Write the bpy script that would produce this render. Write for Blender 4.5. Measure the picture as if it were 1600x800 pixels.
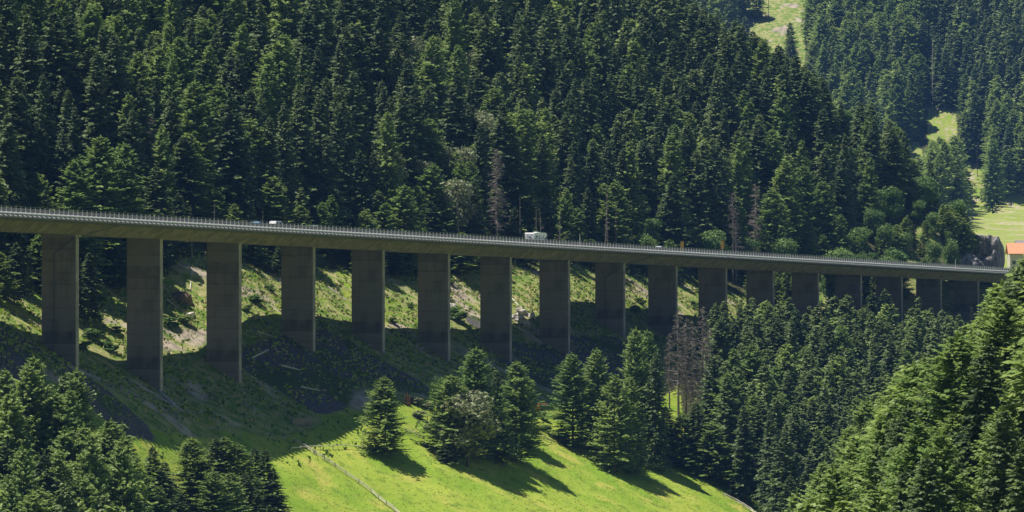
import bpy, math, random
import numpy as np
from mathutils import Vector, Matrix

for o in list(bpy.data.objects): bpy.data.objects.remove(o)
scene = bpy.context.scene
COL = scene.collection
F = 7525.0; HY = 330.0            # focal length in photo pixels, horizon row

# ------------------------------------------------------------ camera
cam = bpy.data.cameras.new('camera'); camo = bpy.data.objects.new('camera', cam); COL.objects.link(camo)
camo.location = (0, 0, 0); camo.rotation_euler = (math.radians(90), 0, 0)
cam.sensor_width = 36; cam.lens = F/1600*36; cam.shift_y = -(400-HY)/1600
cam.clip_start = 1; cam.clip_end = 12000
scene.camera = camo

# ------------------------------------------------------------ light
UX, UY = math.sin(math.radians(23.75)), math.cos(math.radians(23.75))     # along the bridge
NX, NY = UY, -UX                                                          # towards the valley
EL = math.radians(69.5); AZ = math.atan2(-0.98, 0.14)
sv = Vector((math.sin(AZ)*math.cos(EL), math.cos(AZ)*math.cos(EL), math.sin(EL)))
sun = bpy.data.lights.new('sun', 'SUN'); sun.energy = 5.0; sun.angle = math.radians(0.53); sun.color = (1, .95, .86)
suno = bpy.data.objects.new('sun', sun); COL.objects.link(suno); suno.rotation_euler = (-sv).to_track_quat('-Z', 'Y').to_euler()
suno.location = (-300, 1200, 600)
w = bpy.data.worlds.new('World'); scene.world = w; w.use_nodes = True
nt = w.node_tree; sky = nt.nodes.new('ShaderNodeTexSky'); sky.sky_type = 'NISHITA'; sky.sun_disc = False
sky.sun_elevation = EL; sky.sun_rotation = AZ; sky.altitude = 1200; sky.air_density = 1.2; sky.dust_density = .3; sky.ozone_density = 3.0
nt.links.new(sky.outputs[0], nt.nodes['Background'].inputs[0]); nt.nodes['Background'].inputs[1].default_value = 0.05
scene.view_settings.view_transform = 'Standard'; scene.view_settings.look = 'None'
scene.view_settings.exposure = 0.52; scene.view_settings.gamma = 1
try:
    scene.cycles.max_bounces = 5; scene.cycles.diffuse_bounces = 1; scene.cycles.use_denoising = True; scene.cycles.transparent_max_bounces = 4
    scene.cycles.volume_bounces = 0
except Exception: pass

# ------------------------------------------------------------ noise
def _h(i, j, s):
    n = (i*374761393 + j*668265263 + s*1442695041) & 0xffffffff
    n = ((n ^ (n >> 13))*1274126177) & 0xffffffff
    return ((n ^ (n >> 16)) & 0xffff)/65535.0
def vnoise(x, y, s=0):
    x = np.asarray(x, float); y = np.asarray(y, float)
    i = np.floor(x).astype(np.int64); j = np.floor(y).astype(np.int64); fx = x-i; fy = y-j
    fx = fx*fx*(3-2*fx); fy = fy*fy*(3-2*fy)
    return ((_h(i, j, s)*(1-fx)+_h(i+1, j, s)*fx)*(1-fy)+(_h(i, j+1, s)*(1-fx)+_h(i+1, j+1, s)*fx)*fy)*2-1
def fbm(x, y, sc, s=0, o=3):
    r = 0; a = 1.0
    for k in range(o): r = r+a*vnoise(x/sc, y/sc, s+k); sc /= 2.1; a *= .5
    return r
def sstep(v, a, b):
    t = np.clip((v-a)/(b-a), 0, 1); return t*t*(3-2*t)

# ------------------------------------------------------------ terrain
BX, BY = -92.4, 1020.0
def ST(x, y):
    rx = np.asarray(x, float)-BX; ry = np.asarray(y, float)-BY
    return UX*rx+UY*ry, NX*rx+NY*ry
def XY(s, t): return BX+UX*s+NX*t, BY+UY*s+NY*t
def R0(s): return -1.4-.0296*s
def RD(s, t): return R0(s)+.02*(t-7)
GS = [-400, -150, -60, -25, 0, 38, 76, 114, 152, 190, 228, 266, 304, 342, 400, 500, 590, 640, 668, 720]
GZ = [-20, -22, -24, -28, -33, -39.5, -39.2, -33, -34.5, -37.6, -38.9, -38.4, -34.2, -36.5, -40, -43, -41, -33, -23.5, -27]
def T(x, y):
    x = np.asarray(x, float); y = np.asarray(y, float)
    s, t = ST(x, y)
    g = np.interp(s, GS, GZ)
    g = np.where(t > 0, g*(1-sstep(t, 5, 60))+sstep(t, 5, 60)*np.interp(s, [-90, 40, 90], [-55, -43, -37]), g)
    tp = np.maximum(t, 0); tm = np.maximum(-t, 0)
    f = np.where(t > 0, -.52*np.minimum(tp, 26)-.46*np.clip(tp-26, 0, 60)-.6*np.clip(tp-86, 0, 30)-.2*np.clip(tp-116, 0, 60),
                 .58*np.minimum(tm, 42)+.82*np.clip(tm-42, 0, 200)+.5*np.clip(tm-242, 0, 500))
    V = g+f
    sr = 668+.12*tm
    V = V-1.0*np.clip(s-sr, 0, 400)*sstep(s, sr, sr+25)*(1-.0*tm)
    V = V+fbm(x, y, 34, 3)*1.3*sstep(np.abs(t-2), 8, 40)*np.where(t > 0, .6, 1)+fbm(x, y, 7, 9, 2)*.28
    V = V+13*np.exp(-((x-168)**2+(y-1712)**2)/26**2)
    V = np.maximum(V, -120)
    # cut for the roadway
    lim = RD(s, t)-2.6+np.maximum(0, -24-t)*(2.2+2.5*sstep(s, 600, 640))+np.maximum(0, t-9)*3
    V = np.where((s > 440) & (s < 720), np.minimum(V, lim), V)
    # near side: hillside rising towards the viewer
    N = -2-.12*np.clip(y, -200, 900)-.3*np.clip(y-900, 0, 400)+fbm(x, y, 60, 21)*1.5-1
    N = N+np.clip(-y, 0, 3000)*.25
    win = sstep(y, 440, 560)*(1-sstep(y, 860, 1010))
    N2 = N+(72*sstep(x, 18, 98)+.3*np.clip(x-98, 0, 300))*win
    # far side
    Fz = -24+.03*(np.minimum(y, 2900)-2000)+.50*np.clip(y-2900, 0, 900)+.2*np.clip(y-3800, 0, 4000)+fbm(x, y, 160, 33)*6*sstep(y, 2100, 2800)
    Fz = Fz-.04*(x-200)*sstep(y, 2100, 2900)
    Fz = np.where(y < 2000, np.minimum(Fz, -24-.25*(2000-y)), Fz)
    r = np.maximum(np.maximum(V, N2), Fz)
    return np.maximum(r, -125)
def P(x, y, z): return 800+F*x/y, HY-F*z/y
def hit(px, py, y0=560, y1=3900):
    ys = np.arange(y0, y1, 1.0); xs = (px-800)/F*ys; zs = -(py-HY)/F*ys
    d = T(xs, ys)-zs; k = np.argmax(d > 0)
    return float(xs[k]), float(ys[k]), float(zs[k])

# ------------------------------------------------------------ materials
def newmat(name):
    m = bpy.data.materials.new(name); m.use_nodes = True; nt = m.node_tree
    return m, nt, nt.nodes['Principled BSDF']
def N_(nt, t, **k):
    n = nt.nodes.new(t)
    for a, b in k.items(): setattr(n, a, b)
    return n
def plain(name, c, rough=.6, metal=0, var=.12, scale=3.0):
    m, nt, b = newmat(name)
    tc = N_(nt, 'ShaderNodeTexCoord'); no = N_(nt, 'ShaderNodeTexNoise'); no.inputs['Scale'].default_value = scale; no.inputs['Detail'].default_value = 4
    nt.links.new(tc.outputs['Object'], no.inputs['Vector'])
    r = N_(nt, 'ShaderNodeMix', data_type='RGBA'); nt.links.new(no.outputs['Fac'], r.inputs[0])
    r.inputs[6].default_value = tuple(v*(1-var) for v in c)+(1,); r.inputs[7].default_value = tuple(min(1, v*(1+var)) for v in c)+(1,)
    nt.links.new(r.outputs[2], b.inputs['Base Color']); b.inputs['Roughness'].default_value = rough; b.inputs['Metallic'].default_value = metal
    return m
def foliage(name, ca, cb, transl=.3, cc=None):
    m, nt, b = newmat(name)
    at = N_(nt, 'ShaderNodeAttribute', attribute_name='tint'); oi = N_(nt, 'ShaderNodeObjectInfo')
    mx = N_(nt, 'ShaderNodeMath', operation='MULTIPLY_ADD'); nt.links.new(oi.outputs['Random'], mx.inputs[0]); mx.inputs[1].default_value = .55
    nt.links.new(at.outputs['Fac'], mx.inputs[2])
    fr = N_(nt, 'ShaderNodeMath', operation='MULTIPLY'); nt.links.new(mx.outputs[0], fr.inputs[0]); fr.inputs[1].default_value = .66
    r = N_(nt, 'ShaderNodeValToRGB'); nt.links.new(fr.outputs[0], r.inputs[0])
    r.color_ramp.elements[0].color = ca+(1,); r.color_ramp.elements[0].position = .05
    r.color_ramp.elements[1].color = cb+(1,); r.color_ramp.elements[1].position = .95
    nt.links.new(r.outputs[0], b.inputs['Base Color']); b.inputs['Roughness'].default_value = .55
    b.inputs['Specular IOR Level'].default_value = .3
    tr = N_(nt, 'ShaderNodeBsdfTranslucent'); nt.links.new(r.outputs[0], tr.inputs[0])
    ms = N_(nt, 'ShaderNodeMixShader'); ms.inputs[0].default_value = transl
    nt.links.new(b.outputs[0], ms.inputs[1]); nt.links.new(tr.outputs[0], ms.inputs[2])
    nt.links.new(ms.outputs[0], nt.nodes['Material Output'].inputs[0])
    return m
M_SP = foliage('spruce_needles', (.048, .088, .034), (.165, .225, .065), .28)
M_LA = foliage('larch_needles', (.11, .20, .040), (.28, .365, .085), .36)
M_BR = foliage('broad_leaves', (.08, .16, .035), (.19, .29, .07), .3)
M_PB = foliage('silver_leaves', (.16, .19, .09), (.27, .29, .15), .25)
M_DEAD = plain('dead_wood', (.27, .22, .19), .8, 0, .3, 2)
M_DRY = foliage('dry_twigs', (.20, .17, .15), (.31, .27, .24), .1)
M_BARK = plain('bark', (.10, .075, .06), .9, 0, .4, 2)
M_WOOD = plain('weathered_wood', (.55, .50, .43), .85, 0, .25, 1.5)
M_STEEL = plain('galvanised_steel', (.75, .76, .78), .5, .0, .1, 1)
M_RAIL = plain('dull_rail_steel', (.12, .115, .125), .6, .3, .2, 1)
M_ASPH = plain('asphalt', (.055, .055, .058), .9, 0, .15, 4)
M_LINE = plain('road_paint', (.75, .75, .72), .7)
M_DARK = plain('rubber_black', (.02, .02, .022), .7)
M_GLASS = plain('vehicle_glass', (.03, .05, .07), .08)
M_WHITE = plain('white_paint', (.88, .88, .88), .6, 0, .03)
M_BLUE = plain('blue_paint', (.10, .25, .48), .3, 0, .05)
M_SILV = plain('grey_paint', (.35, .37, .45), .3, .3, .05)
M_TEAL = plain('dark_green_paint', (.03, .08, .08), .3, 0, .05)
M_ORANGE = plain('orange_sign', (.62, .30, .05), .5, 0, .08)
M_RUST = plain('rusty_iron', (.25, .09, .05), .85, 0, .35, 4)
M_OR2 = plain('orange_paint', (.62, .22, .05), .5, 0, .1)
M_TILE = plain('roof_tiles', (.62, .27, .14), .8, 0, .15, 1.2)
M_SHIN = plain('grey_shingle', (.22, .2, .19), .8, 0, .25, 1)
M_WALLW = plain('cream_plaster', (.62, .58, .5), .85, 0, .06, 1)

def concrete(name, base, streak=0, form=True):
    m, nt, b = newmat(name)
    tc = N_(nt, 'ShaderNodeTexCoord')
    mp = N_(nt, 'ShaderNodeMapping'); mp.inputs['Scale'].default_value = (.5, .5, .06); nt.links.new(tc.outputs['Object'], mp.inputs[0])
    n1 = N_(nt, 'ShaderNodeTexNoise'); n1.inputs['Scale'].default_value = 1.6; n1.inputs['Detail'].default_value = 6; nt.links.new(mp.outputs[0], n1.inputs['Vector'])
    n2 = N_(nt, 'ShaderNodeTexNoise'); n2.inputs['Scale'].default_value = .35; n2.inputs['Detail'].default_value = 5; nt.links.new(tc.outputs['Object'], n2.inputs['Vector'])
    a = N_(nt, 'ShaderNodeMath', operation='MULTIPLY'); nt.links.new(n1.outputs['Fac'], a.inputs[0]); nt.links.new(n2.outputs['Fac'], a.inputs[1])
    fac = a.outputs[0]
    if form:
        sp = N_(nt, 'ShaderNodeSeparateXYZ'); nt.links.new(tc.outputs['Object'], sp.inputs[0])
        fl = N_(nt, 'ShaderNodeMath', operation='MULTIPLY'); nt.links.new(sp.outputs[2], fl.inputs[0]); fl.inputs[1].default_value = .4
        f2 = N_(nt, 'ShaderNodeMath', operation='FLOOR'); nt.links.new(fl.outputs[0], f2.inputs[0])
        wn = N_(nt, 'ShaderNodeTexWhiteNoise', noise_dimensions='1D'); nt.links.new(f2.outputs[0], wn.inputs['W'])
        ma = N_(nt, 'ShaderNodeMath', operation='MULTIPLY_ADD'); nt.links.new(wn.outputs['Value'], ma.inputs[0]); ma.inputs[1].default_value = .30
        nt.links.new(fac, ma.inputs[2]); fac = ma.outputs[0]
    if form:
        fr = N_(nt, 'ShaderNodeMath', operation='FRACT'); nt.links.new(fl.outputs[0], fr.inputs[0])
        lt = N_(nt, 'ShaderNodeMath', operation='LESS_THAN'); nt.links.new(fr.outputs[0], lt.inputs[0]); lt.inputs[1].default_value = .06
        sb = N_(nt, 'ShaderNodeMath', operation='MULTIPLY_ADD'); nt.links.new(lt.outputs[0], sb.inputs[0]); sb.inputs[1].default_value = -.16; nt.links.new(fac, sb.inputs[2]); fac = sb.outputs[0]
    r = N_(nt, 'ShaderNodeValToRGB'); nt.links.new(fac, r.inputs[0])
    r.color_ramp.elements[0].position = .12; r.color_ramp.elements[0].color = tuple(v*.48 for v in base)+(1,)
    r.color_ramp.elements[1].position = .45; r.color_ramp.elements[1].color = tuple(v*1.2 for v in base)+(1,)
    nt.links.new(r.outputs[0], b.inputs['Base Color']); b.inputs['Roughness'].default_value = .9
    return m
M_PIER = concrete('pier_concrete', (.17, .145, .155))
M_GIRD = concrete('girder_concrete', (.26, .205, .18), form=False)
M_SKYLIT = concrete('sky_lit_pier_edge', (.42, .36, .375), form=False)  # pier concrete lightened: valley-side sky light put into the colour
M_BARR = plain('guard_rail_steel', (.24, .225, .245), .6, .0, .15, .6)
M_EDGE = plain('edge_concrete', (.50, .49, .49), .8, 0, .1, .5)

def ground_mat():
    m, nt, b = newmat('ground_cover'); L = nt.links
    tc = N_(nt, 'ShaderNodeTexCoord')
    def noise(sc, d=5, z=1):
        n = N_(nt, 'ShaderNodeTexNoise'); n.inputs['Scale'].default_value = sc; n.inputs['Detail'].default_value = d
        L.new(tc.outputs['Object'], n.inputs['Vector']); return n.outputs['Fac']
    def mix(f, a, bb):
        x = N_(nt, 'ShaderNodeMix', data_type='RGBA')
        if isinstance(f, float): x.inputs[0].default_value = f
        else: L.new(f, x.inputs[0])
        for i, v in ((6, a), (7, bb)):
            if isinstance(v, tuple): x.inputs[i].default_value = v+(1,)
            else: L.new(v, x.inputs[i])
        return x.outputs[2]
    def ramp(f, a, bb):
        r = N_(nt, 'ShaderNodeMapRange'); L.new(f, r.inputs[0]); r.inputs[1].default_value = a; r.inputs[2].default_value = bb; return r.outputs[0]
    def attr(n): return N_(nt, 'ShaderNodeAttribute', attribute_name=n).outputs['Fac']
    def madd(a, k, c):
        x = N_(nt, 'ShaderNodeMath', operation='MULTIPLY_ADD'); L.new(a, x.inputs[0]); x.inputs[1].default_value = k
        if isinstance(c, float): x.inputs[2].default_value = c
        else: L.new(c, x.inputs[2])
        return x.outputs[0]
    big = noise(.06, 6); mid = noise(.35, 6); fine = noise(2.2, 4)
    meadow = mix(ramp(big, .38, .62), (.175, .285, .030), (.30, .36, .055))
    meadow = mix(ramp(noise(.13, 4), .54, .70), meadow, (.37, .36, .08))
    meadow = mix(ramp(mid, .52, .72), meadow, (.13, .20, .03))
    meadow = mix(ramp(fine, .55, .75), meadow, (.35, .39, .06))
    rough = mix(ramp(mid, .40, .62), (.13, .22, .035), (.36, .33, .15))
    rough = mix(ramp(fine, .52, .7), rough, (.10, .12, .03))
    bare = mix(ramp(mid, .35, .6), (.20, .17, .14), (.42, .36, .28))
    rough = mix(ramp(big, .56, .62), rough, bare)
    scree = mix(ramp(fine, .35, .65), (.05, .045, .05), (.17, .15, .165))
    scree = mix(ramp(big, .5, .6), scree, (.07, .10, .03))
    floor = mix(ramp(mid, .4, .6), (.05, .045, .025), (.075, .085, .03))
    def masked(col, a, over, lo=.45, hi=.55):
        return mix(ramp(madd(mid, .5, madd(a, 1.0, -.25)), lo, hi), col, over)
    c = masked(meadow, attr('rough'), rough)
    c = masked(c, attr('scree'), scree)
    c = masked(c, attr('wood'), floor)
    L.new(c, b.inputs['Base Color']); b.inputs['Roughness'].default_value = .95; b.inputs['Specular IOR Level'].default_value = .03
    bu = N_(nt, 'ShaderNodeBump'); bu.inputs['Strength'].default_value = .7; bu.inputs['Distance'].default_value = .5
    L.new(madd(fine, .4, mid), bu.inputs['Height']); L.new(bu.outputs[0], b.inputs['Normal'])
    return m
M_GROUND = ground_mat()

# ------------------------------------------------------------ mesh helpers
def quad_mesh(name, Q, mats, tint=None, mi=None):
    """Q: (n,4,3) array of separate quads"""
    n = len(Q); me = bpy.data.meshes.new(name)
    me.vertices.add(n*4); me.vertices.foreach_set('co', np.ascontiguousarray(Q, np.float32).ravel())
    me.loops.add(n*4); me.loops.foreach_set('vertex_index', np.arange(n*4, dtype=np.int32))
    me.polygons.add(n); me.polygons.foreach_set('loop_start', np.arange(0, n*4, 4, dtype=np.int32))
    for m in mats: me.materials.append(m)
    if mi is not None: me.polygons.foreach_set('material_index', mi.astype(np.int32))
    if tint is not None:
        a = me.attributes.new('tint', 'FLOAT', 'POINT'); a.data.foreach_set('value', np.repeat(tint, 4).astype(np.float32))
    me.update(calc_edges=True)
    return me
class MB:
    def __init__(s): s.v = []; s.f = []; s.m = []
    def add(s, vs, fs, mi=0):
        k = len(s.v); s.v += [tuple(p) for p in vs]; s.f += [tuple(k+i for i in f) for f in fs]; s.m += [mi]*len(fs)
    def box(s, c, d, mi=0, rz=0, mat=None):
        x, y, z = d[0]/2, d[1]/2, d[2]/2
        vs = [Vector((a*x, b*y, e*z)) for e in (-1, 1) for a, b in ((-1, -1), (1, -1), (1, 1), (-1, 1))]
        if mat is None: mat = Matrix.Rotation(rz, 4, 'Z')
        vs = [mat @ v+Vector(c) for v in vs]
        s.add(vs, [(3, 2, 1, 0), (4, 5, 6, 7), (0, 1, 5, 4), (1, 2, 6, 5), (2, 3, 7, 6), (3, 0, 4, 7)], mi)
    def bar(s, a, b, r0, r1=None, n=6, mi=0):
        a = Vector(a); b = Vector(b); r1 = r0 if r1 is None else r1
        d = (b-a).normalized(); u = d.orthogonal().normalized(); w_ = d.cross(u)
        vs = []
        for p, r in ((a, r0), (b, r1)):
            for k in range(n):
                q = 2*math.pi*k/n; vs.append(p+u*r*math.cos(q)+w_*r*math.sin(q))
        fs = [(k, (k+1) % n, n+(k+1) % n, n+k) for k in range(n)]+[tuple(range(n-1, -1, -1)), tuple(range(n, 2*n))]
        s.add(vs, fs, mi)
    def prism(s, prof, fn, a, b, mi=0):
        """extrude a closed profile from a to b; fn(u, (p,q)) -> point"""
        n = len(prof); vs = [fn(a, p) for p in prof]+[fn(b, p) for p in prof]
        fs = [(k, (k+1) % n, n+(k+1) % n, n+k) for k in range(n)]+[tuple(range(n-1, -1, -1)), tuple(range(n, 2*n))]
        s.add(vs, fs, mi)
    def mesh(s, name, mats):
        me = bpy.data.meshes.new(name); me.from_pydata(s.v, [], s.f)
        for m in (mats if isinstance(mats, (list, tuple)) else [mats]): me.materials.append(m)
        me.polygons.foreach_set('material_index', s.m); me.update(); return me
    def build(s, name, mats, parent=None):
        o = bpy.data.objects.new(name, s.mesh(name, mats)); COL.objects.link(o)
        if parent: o.parent = parent
        return o
def tag(o, label=None, cat=None, group=None, kind=None):
    if label: o['label'] = label
    if cat: o['category'] = cat
    if group: o['group'] = group
    if kind: o['kind'] = kind
    return o
def empty(name, loc, rz=0, sc=1):
    o = bpy.data.objects.new(name, None); COL.objects.link(o); o.location = loc; o.rotation_euler = (0, 0, rz)
    o.scale = sc if isinstance(sc, tuple) else (sc, sc, sc); o.empty_display_size = .5; return o
def child(name, me, parent, loc=(0, 0, 0), rot=(0, 0, 0)):
    o = bpy.data.objects.new(name, me); COL.objects.link(o); o.parent = parent; o.location = loc; o.rotation_euler = rot; return o

# ------------------------------------------------------------ terrain mesh
def axis(lo, a, b, hi, d):
    c = list(np.arange(a, b+.1, d)); st = d; v = a; L = []
    while v > lo: st *= 1.18; v -= st; L.append(v)
    R = []; st = d; v = c[-1]
    while v < hi: st *= 1.18; v += st; R.append(v)
    return np.array(L[::-1]+c+R)
ax = axis(-2600, -170, 330, 2600, 2.2); ay = np.concatenate([axis(-1500, 640, 1720, 1800, 2.2)[:-6]])
ay = np.concatenate([ay[ay < 1722], np.arange(1726, 3480, 8), 3480+np.cumsum(8*1.15**np.arange(20))])
GX, GY = np.meshgrid(ax, ay); GZm = T(GX, GY)
nx, ny = len(ax), len(ay)
me = bpy.data.meshes.new('terrain'); me.vertices.add(nx*ny)
me.vertices.foreach_set('co', np.stack([GX, GY, GZm], -1).astype(np.float32).ravel())
ii, jj = np.meshgrid(np.arange(nx-1), np.arange(ny-1)); k0 = (jj*nx+ii).ravel()
fi = np.stack([k0, k0+1, k0+nx+1, k0+nx], -1).astype(np.int32)
me.loops.add(fi.size); me.loops.foreach_set('vertex_index', fi.ravel())
me.polygons.add(len(fi)); me.polygons.foreach_set('loop_start', np.arange(0, fi.size, 4, dtype=np.int32))
me.polygons.foreach_set('use_smooth', np.ones(len(fi), bool)); me.materials.append(M_GROUND)
gs, gt = ST(GX, GY)
far = GY > 1900
CLEAR = [(1158, 1252, -30, 92), (1456, 1490, 172, 212), (1412, 1436, 230, 248), (1566, 1640, 312, 400), (1515, 1536, 262, 292)]
gpx, gpy = P(GX, np.maximum(GY, 50), GZm)
wood = ((gt < -36+fbm(GX, GY, 25, 50)*5) & (~far)).astype(float)
wood = np.maximum(wood, ((gt > 14) & (gt < 140) & (gs > 215+gt*.1) & (gs < 700)).astype(float)*(gpx > 1062+np.clip(gpy-650, 0, 200)*.8))
wood = np.where(far, (GY > 2480)*1.0, wood)
wood = np.where(far & (gpx > 1500) & (gpy > 262), 0, wood)
for a, b, c, d in CLEAR: wood = np.where(far & (gpx > a-6) & (gpx < b+6) & (gpy > c-6) & (gpy < d+30), 0, wood)
rough = np.where((gt < 20) & (~far), 1.0, 0.0)*(1-.5*sstep(fbm(GX, GY, 18, 61), .1, .5))
rough = np.maximum(rough, np.where(far & (gpx < 1300), .95, np.where(far, .52, 0))); rough = np.maximum(rough, (GY < 500)*.4)
scree = ((np.abs(gt-4) < 13) & (gs > 84) & (gs < 150)).astype(float)
scree = np.maximum(scree, ((gt > -16) & (gt < 24) & (gs < -5)).astype(float))
scree = np.maximum(scree, ((np.abs(gt-6) < 12) & (gs > 165) & (gs < 420) & (fbm(GX, GY, 30, 71) > -.1)).astype(float))
scree = np.maximum(scree, ((np.abs(gt+14) < 5) & (gs > 238) & (gs < 252)).astype(float))
def blur(a, n=2):
    for _ in range(n):
        b = a.copy(); b[1:-1, 1:-1] = (a[:-2, 1:-1]+a[2:, 1:-1]+a[1:-1, :-2]+a[1:-1, 2:]+2*a[1:-1, 1:-1])/6; a = b
    return a
wood, rough, scree = blur(wood, 3), blur(rough, 3), blur(scree*(.75+.5*fbm(GX, GY, 12, 77)), 5)
for nm, ar in (('wood', wood), ('rough', rough), ('scree', scree)):
    a = me.attributes.new(nm, 'FLOAT', 'POINT'); a.data.foreach_set('value', ar.astype(np.float32).ravel())
me.update(calc_edges=True)
tag(bpy.data.objects.new('terrain', me), kind='structure'); COL.objects.link(bpy.data.objects['terrain'])

# ------------------------------------------------------------ viaduct
S0, S1 = -120.0, 672.0
via = empty('viaduct', (*XY(0, 0), R0(0)))
tag(via, 'long grey concrete highway viaduct on tall slab piers crossing the forested slope', 'viaduct')
vo = Vector(via.location)
def br(s, t, z):                 # absolute point in bridge coordinates, z relative to the road edge
    x, y = XY(s, t); return Vector((x, y, RD(s, t)+z))-vo
def strip(prof, a, b, step=76.0):
    m = MB()
    m.prism(prof, lambda u, p: br(u, p[0], p[1]), a, b); return m
def ang(): return math.atan2(UY, UX)
slab = [(6.4, -.05), (6.4, -.42), (4.6, -.62), (-3.6, -.62), (-19.6, -.62), (-21.4, -.42), (-21.4, -.05)]
strip(slab, S0, S1).build('deck_slab', M_GIRD, via)
web = [(3.3, -.62), (3.3, -1.30), (.25, -3.45), (-8.6, -3.1), (-18.5, -.9), (-19, -.62)]
strip(web, S0, S1).build('girder', M_GIRD, via)
strip([(6.4, -.34), (7.0, -.34), (7.0, -.08), (6.72, .14), (6.4, .14)], S0, S1).build('edge_beam', M_EDGE, via)
strip([(-21.4, -.34), (-22.05, -.34), (-22.05, .14), (-21.4, .14)], S0, S1).build('edge_beam', M_EDGE, via)
# brackets below the edge
def bracket_mesh():
    m = MB(); pr = [(6.95, -.345), (7.9, -.72), (7.9, -.98), (3.4, -1.42), (3.4, -.625), (6.4, -.625), (6.4, -.345)]
    m.prism(pr, lambda u, p: Vector((UX*u+NX*(p[0]-7), UY*u+NY*(p[0]-7), p[1])), -.42, .42); return m
bm_ = bracket_mesh()
M_BRK = plain('bracket_concrete', (.24, .235, .24), .85, 0, .15, .8)
def post_mb(h=1.15, r=.055):
    m = MB(); m.bar((0, 0, 0), (0, 0, h), r, n=6); m.box((0, 0, .03), (.2, .2, .06), rz=ang()); return m
pm_ = post_mb()
def rows(mb, name, mat, t, z0, ss, near):
    me_ = mb.mesh(name, mat); rest = MB()
    for s in ss:
        p = br(s, t, z0)
        if near[0] <= s <= near[1]: child(name, me_, via, p)
        else: rest.add([Vector(v)+p for v in mb.v], mb.f)
    o = rest.build(name, mat, via); o['kind'] = 'stuff'
ss = np.arange(S0+1, S1, 2.0)
rows(bm_, 'bracket', M_BRK, 7.0, 0, ss, (-46, 151.5))
rows(pm_, 'railing_post', M_STEEL, 6.6, .14, ss, (-46, 151.5))
strip([(6.55, 1.28), (6.65, 1.28), (6.65, 1.36), (6.55, 1.36)], S0, S1).build('handrail', M_RAIL, via)
m = strip([(6.58, .72), (6.62, .72), (6.62, .76), (6.58, .76)], S0, S1); m.build('rail_wire', M_RAIL, via)
g = strip([(5.2, .12), (5.32, .12), (5.36, .35), (5.32, .62), (5.36, .88), (5.32, 1.08), (5.2, 1.08)], S0, S1)
g.build('guard_rail', M_BARR, via)
gp = MB()
for s in np.arange(S0+2, S1, 4): gp.box(br(s, 5.12, .45), (.12, .14, 1.0), rz=ang())
o = gp.build('guard_rail_posts', M_RAIL, via); o['kind'] = 'stuff'
strip([(-5.7, 0), (-6.3, 0), (-6.1, .85), (-5.9, .85)], S0, S1).build('median_barrier', M_GIRD, via)
strip([(-21.86, 1.22), (-21.94, 1.22), (-21.94, 1.3), (-21.86, 1.3)], S0, S1).build('handrail', M_RAIL, via)
strip([(-20.0, .38), (-20.12, .38), (-20.12, 1.0), (-20.0, 1.0)], S0, S1).build('guard_rail', M_RAIL, via)
fp = MB()
for s in ss: fp.add([Vector(v)+br(s, -21.9, .14) for v in pm_.v], pm_.f)
o = fp.build('far_railing_posts', M_STEEL, via); o['kind'] = 'stuff'
# piers
for i in range(-2, 18):
    s = i*38.0
    W, TH = 8.3, 1.5
    zt = RD(s, 0)-3.2
    zb = float(min(T(*XY(s, 0)), T(*XY(s, -W))))-5 if i < 17 else zt-6
    base = Vector((*XY(s, 0), zb)); m = MB(); ch = .12
    pr = [(0-ch, 0), (0, ch), (0, TH-ch), (-ch, TH), (-W+ch, TH), (-W, TH-ch), (-W, ch), (-W+ch, 0)]
    h = zt-zb
    vs = [Vector((NX*p[0]+UX*p[1], NY*p[0]+UY*p[1], z)) for z in (0, h) for p in pr]
    n = len(pr); m.add(vs, [(k, (k+1) % n, n+(k+1) % n, n+k) for k in range(n)]+[tuple(range(n-1, -1, -1)), tuple(range(n, 2*n))])
    # valley edge and back faces: sky brightness painted in as paler concrete
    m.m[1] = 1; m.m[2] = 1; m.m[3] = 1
    po = m.build('pier', [M_PIER, M_SKYLIT], via); po.location = base-vo
    if i in (0, 8):
        po['label'] = 'pier with a drain pipe running down its wide face'
        dp = MB(); tt = -5.2
        a = Vector((*XY(s+12, 4.7), RD(s+12, 4)-1.0)); b_ = Vector((*XY(s-.18, -.6), zt-1.2)); c_ = Vector((*XY(s-.18, tt), zt-4.2)); d_ = Vector((*XY(s-.18, tt), zb+3))
        for u, v in ((a, b_), (b_, c_), (c_, d_)): dp.bar(u-base, v-base, .13)
        for z in np.arange(zb+8, zt-5, 4): dp.box(Vector((*XY(s-.1, tt), z))-base, (.4, .2, .12), rz=-math.radians(23.75))
        d = dp.build('drain_pipe', M_RAIL, po)
# abutment
ab = MB(); ab.prism([(6.2, -.7), (6.2, -9), (-21.2, -9), (-21.2, -.7)], lambda u, p: br(u, p[0], p[1]), 664, 671.9); ab.build('abutment', M_PIER, via)
# roadway on the deck
def road(name, t0, t1, z, mat):
    m = MB(); pts = [br(S0, t0, z), br(S1+60, t0, z), br(S1+60, t1, z), br(S0, t1, z)]
    m.add([p+vo for p in pts], [(0, 1, 2, 3)]); o = m.build(name, mat); tag(o, kind='structure'); return o
road('road', -19.9, 5.0, -.02, M_ASPH)
m = MB()
for tt in (4.2, -5.0, -7.0, -19.0):
    m.add([br(a, b, -.015)+vo for a, b in ((S0, tt), (S1+60, tt), (S1+60, tt+.2), (S0, tt+.2))], [(0, 1, 2, 3)])
for tt in (-.6, -12.6):
    for s in np.arange(S0, S1+60, 18): m.add([br(a, b, -.015)+vo for a, b in ((s, tt), (s+6, tt), (s+6, tt+.15), (s, tt+.15))], [(0, 1, 2, 3)])
tag(m.build('road_markings', M_LINE), kind='structure')

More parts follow.
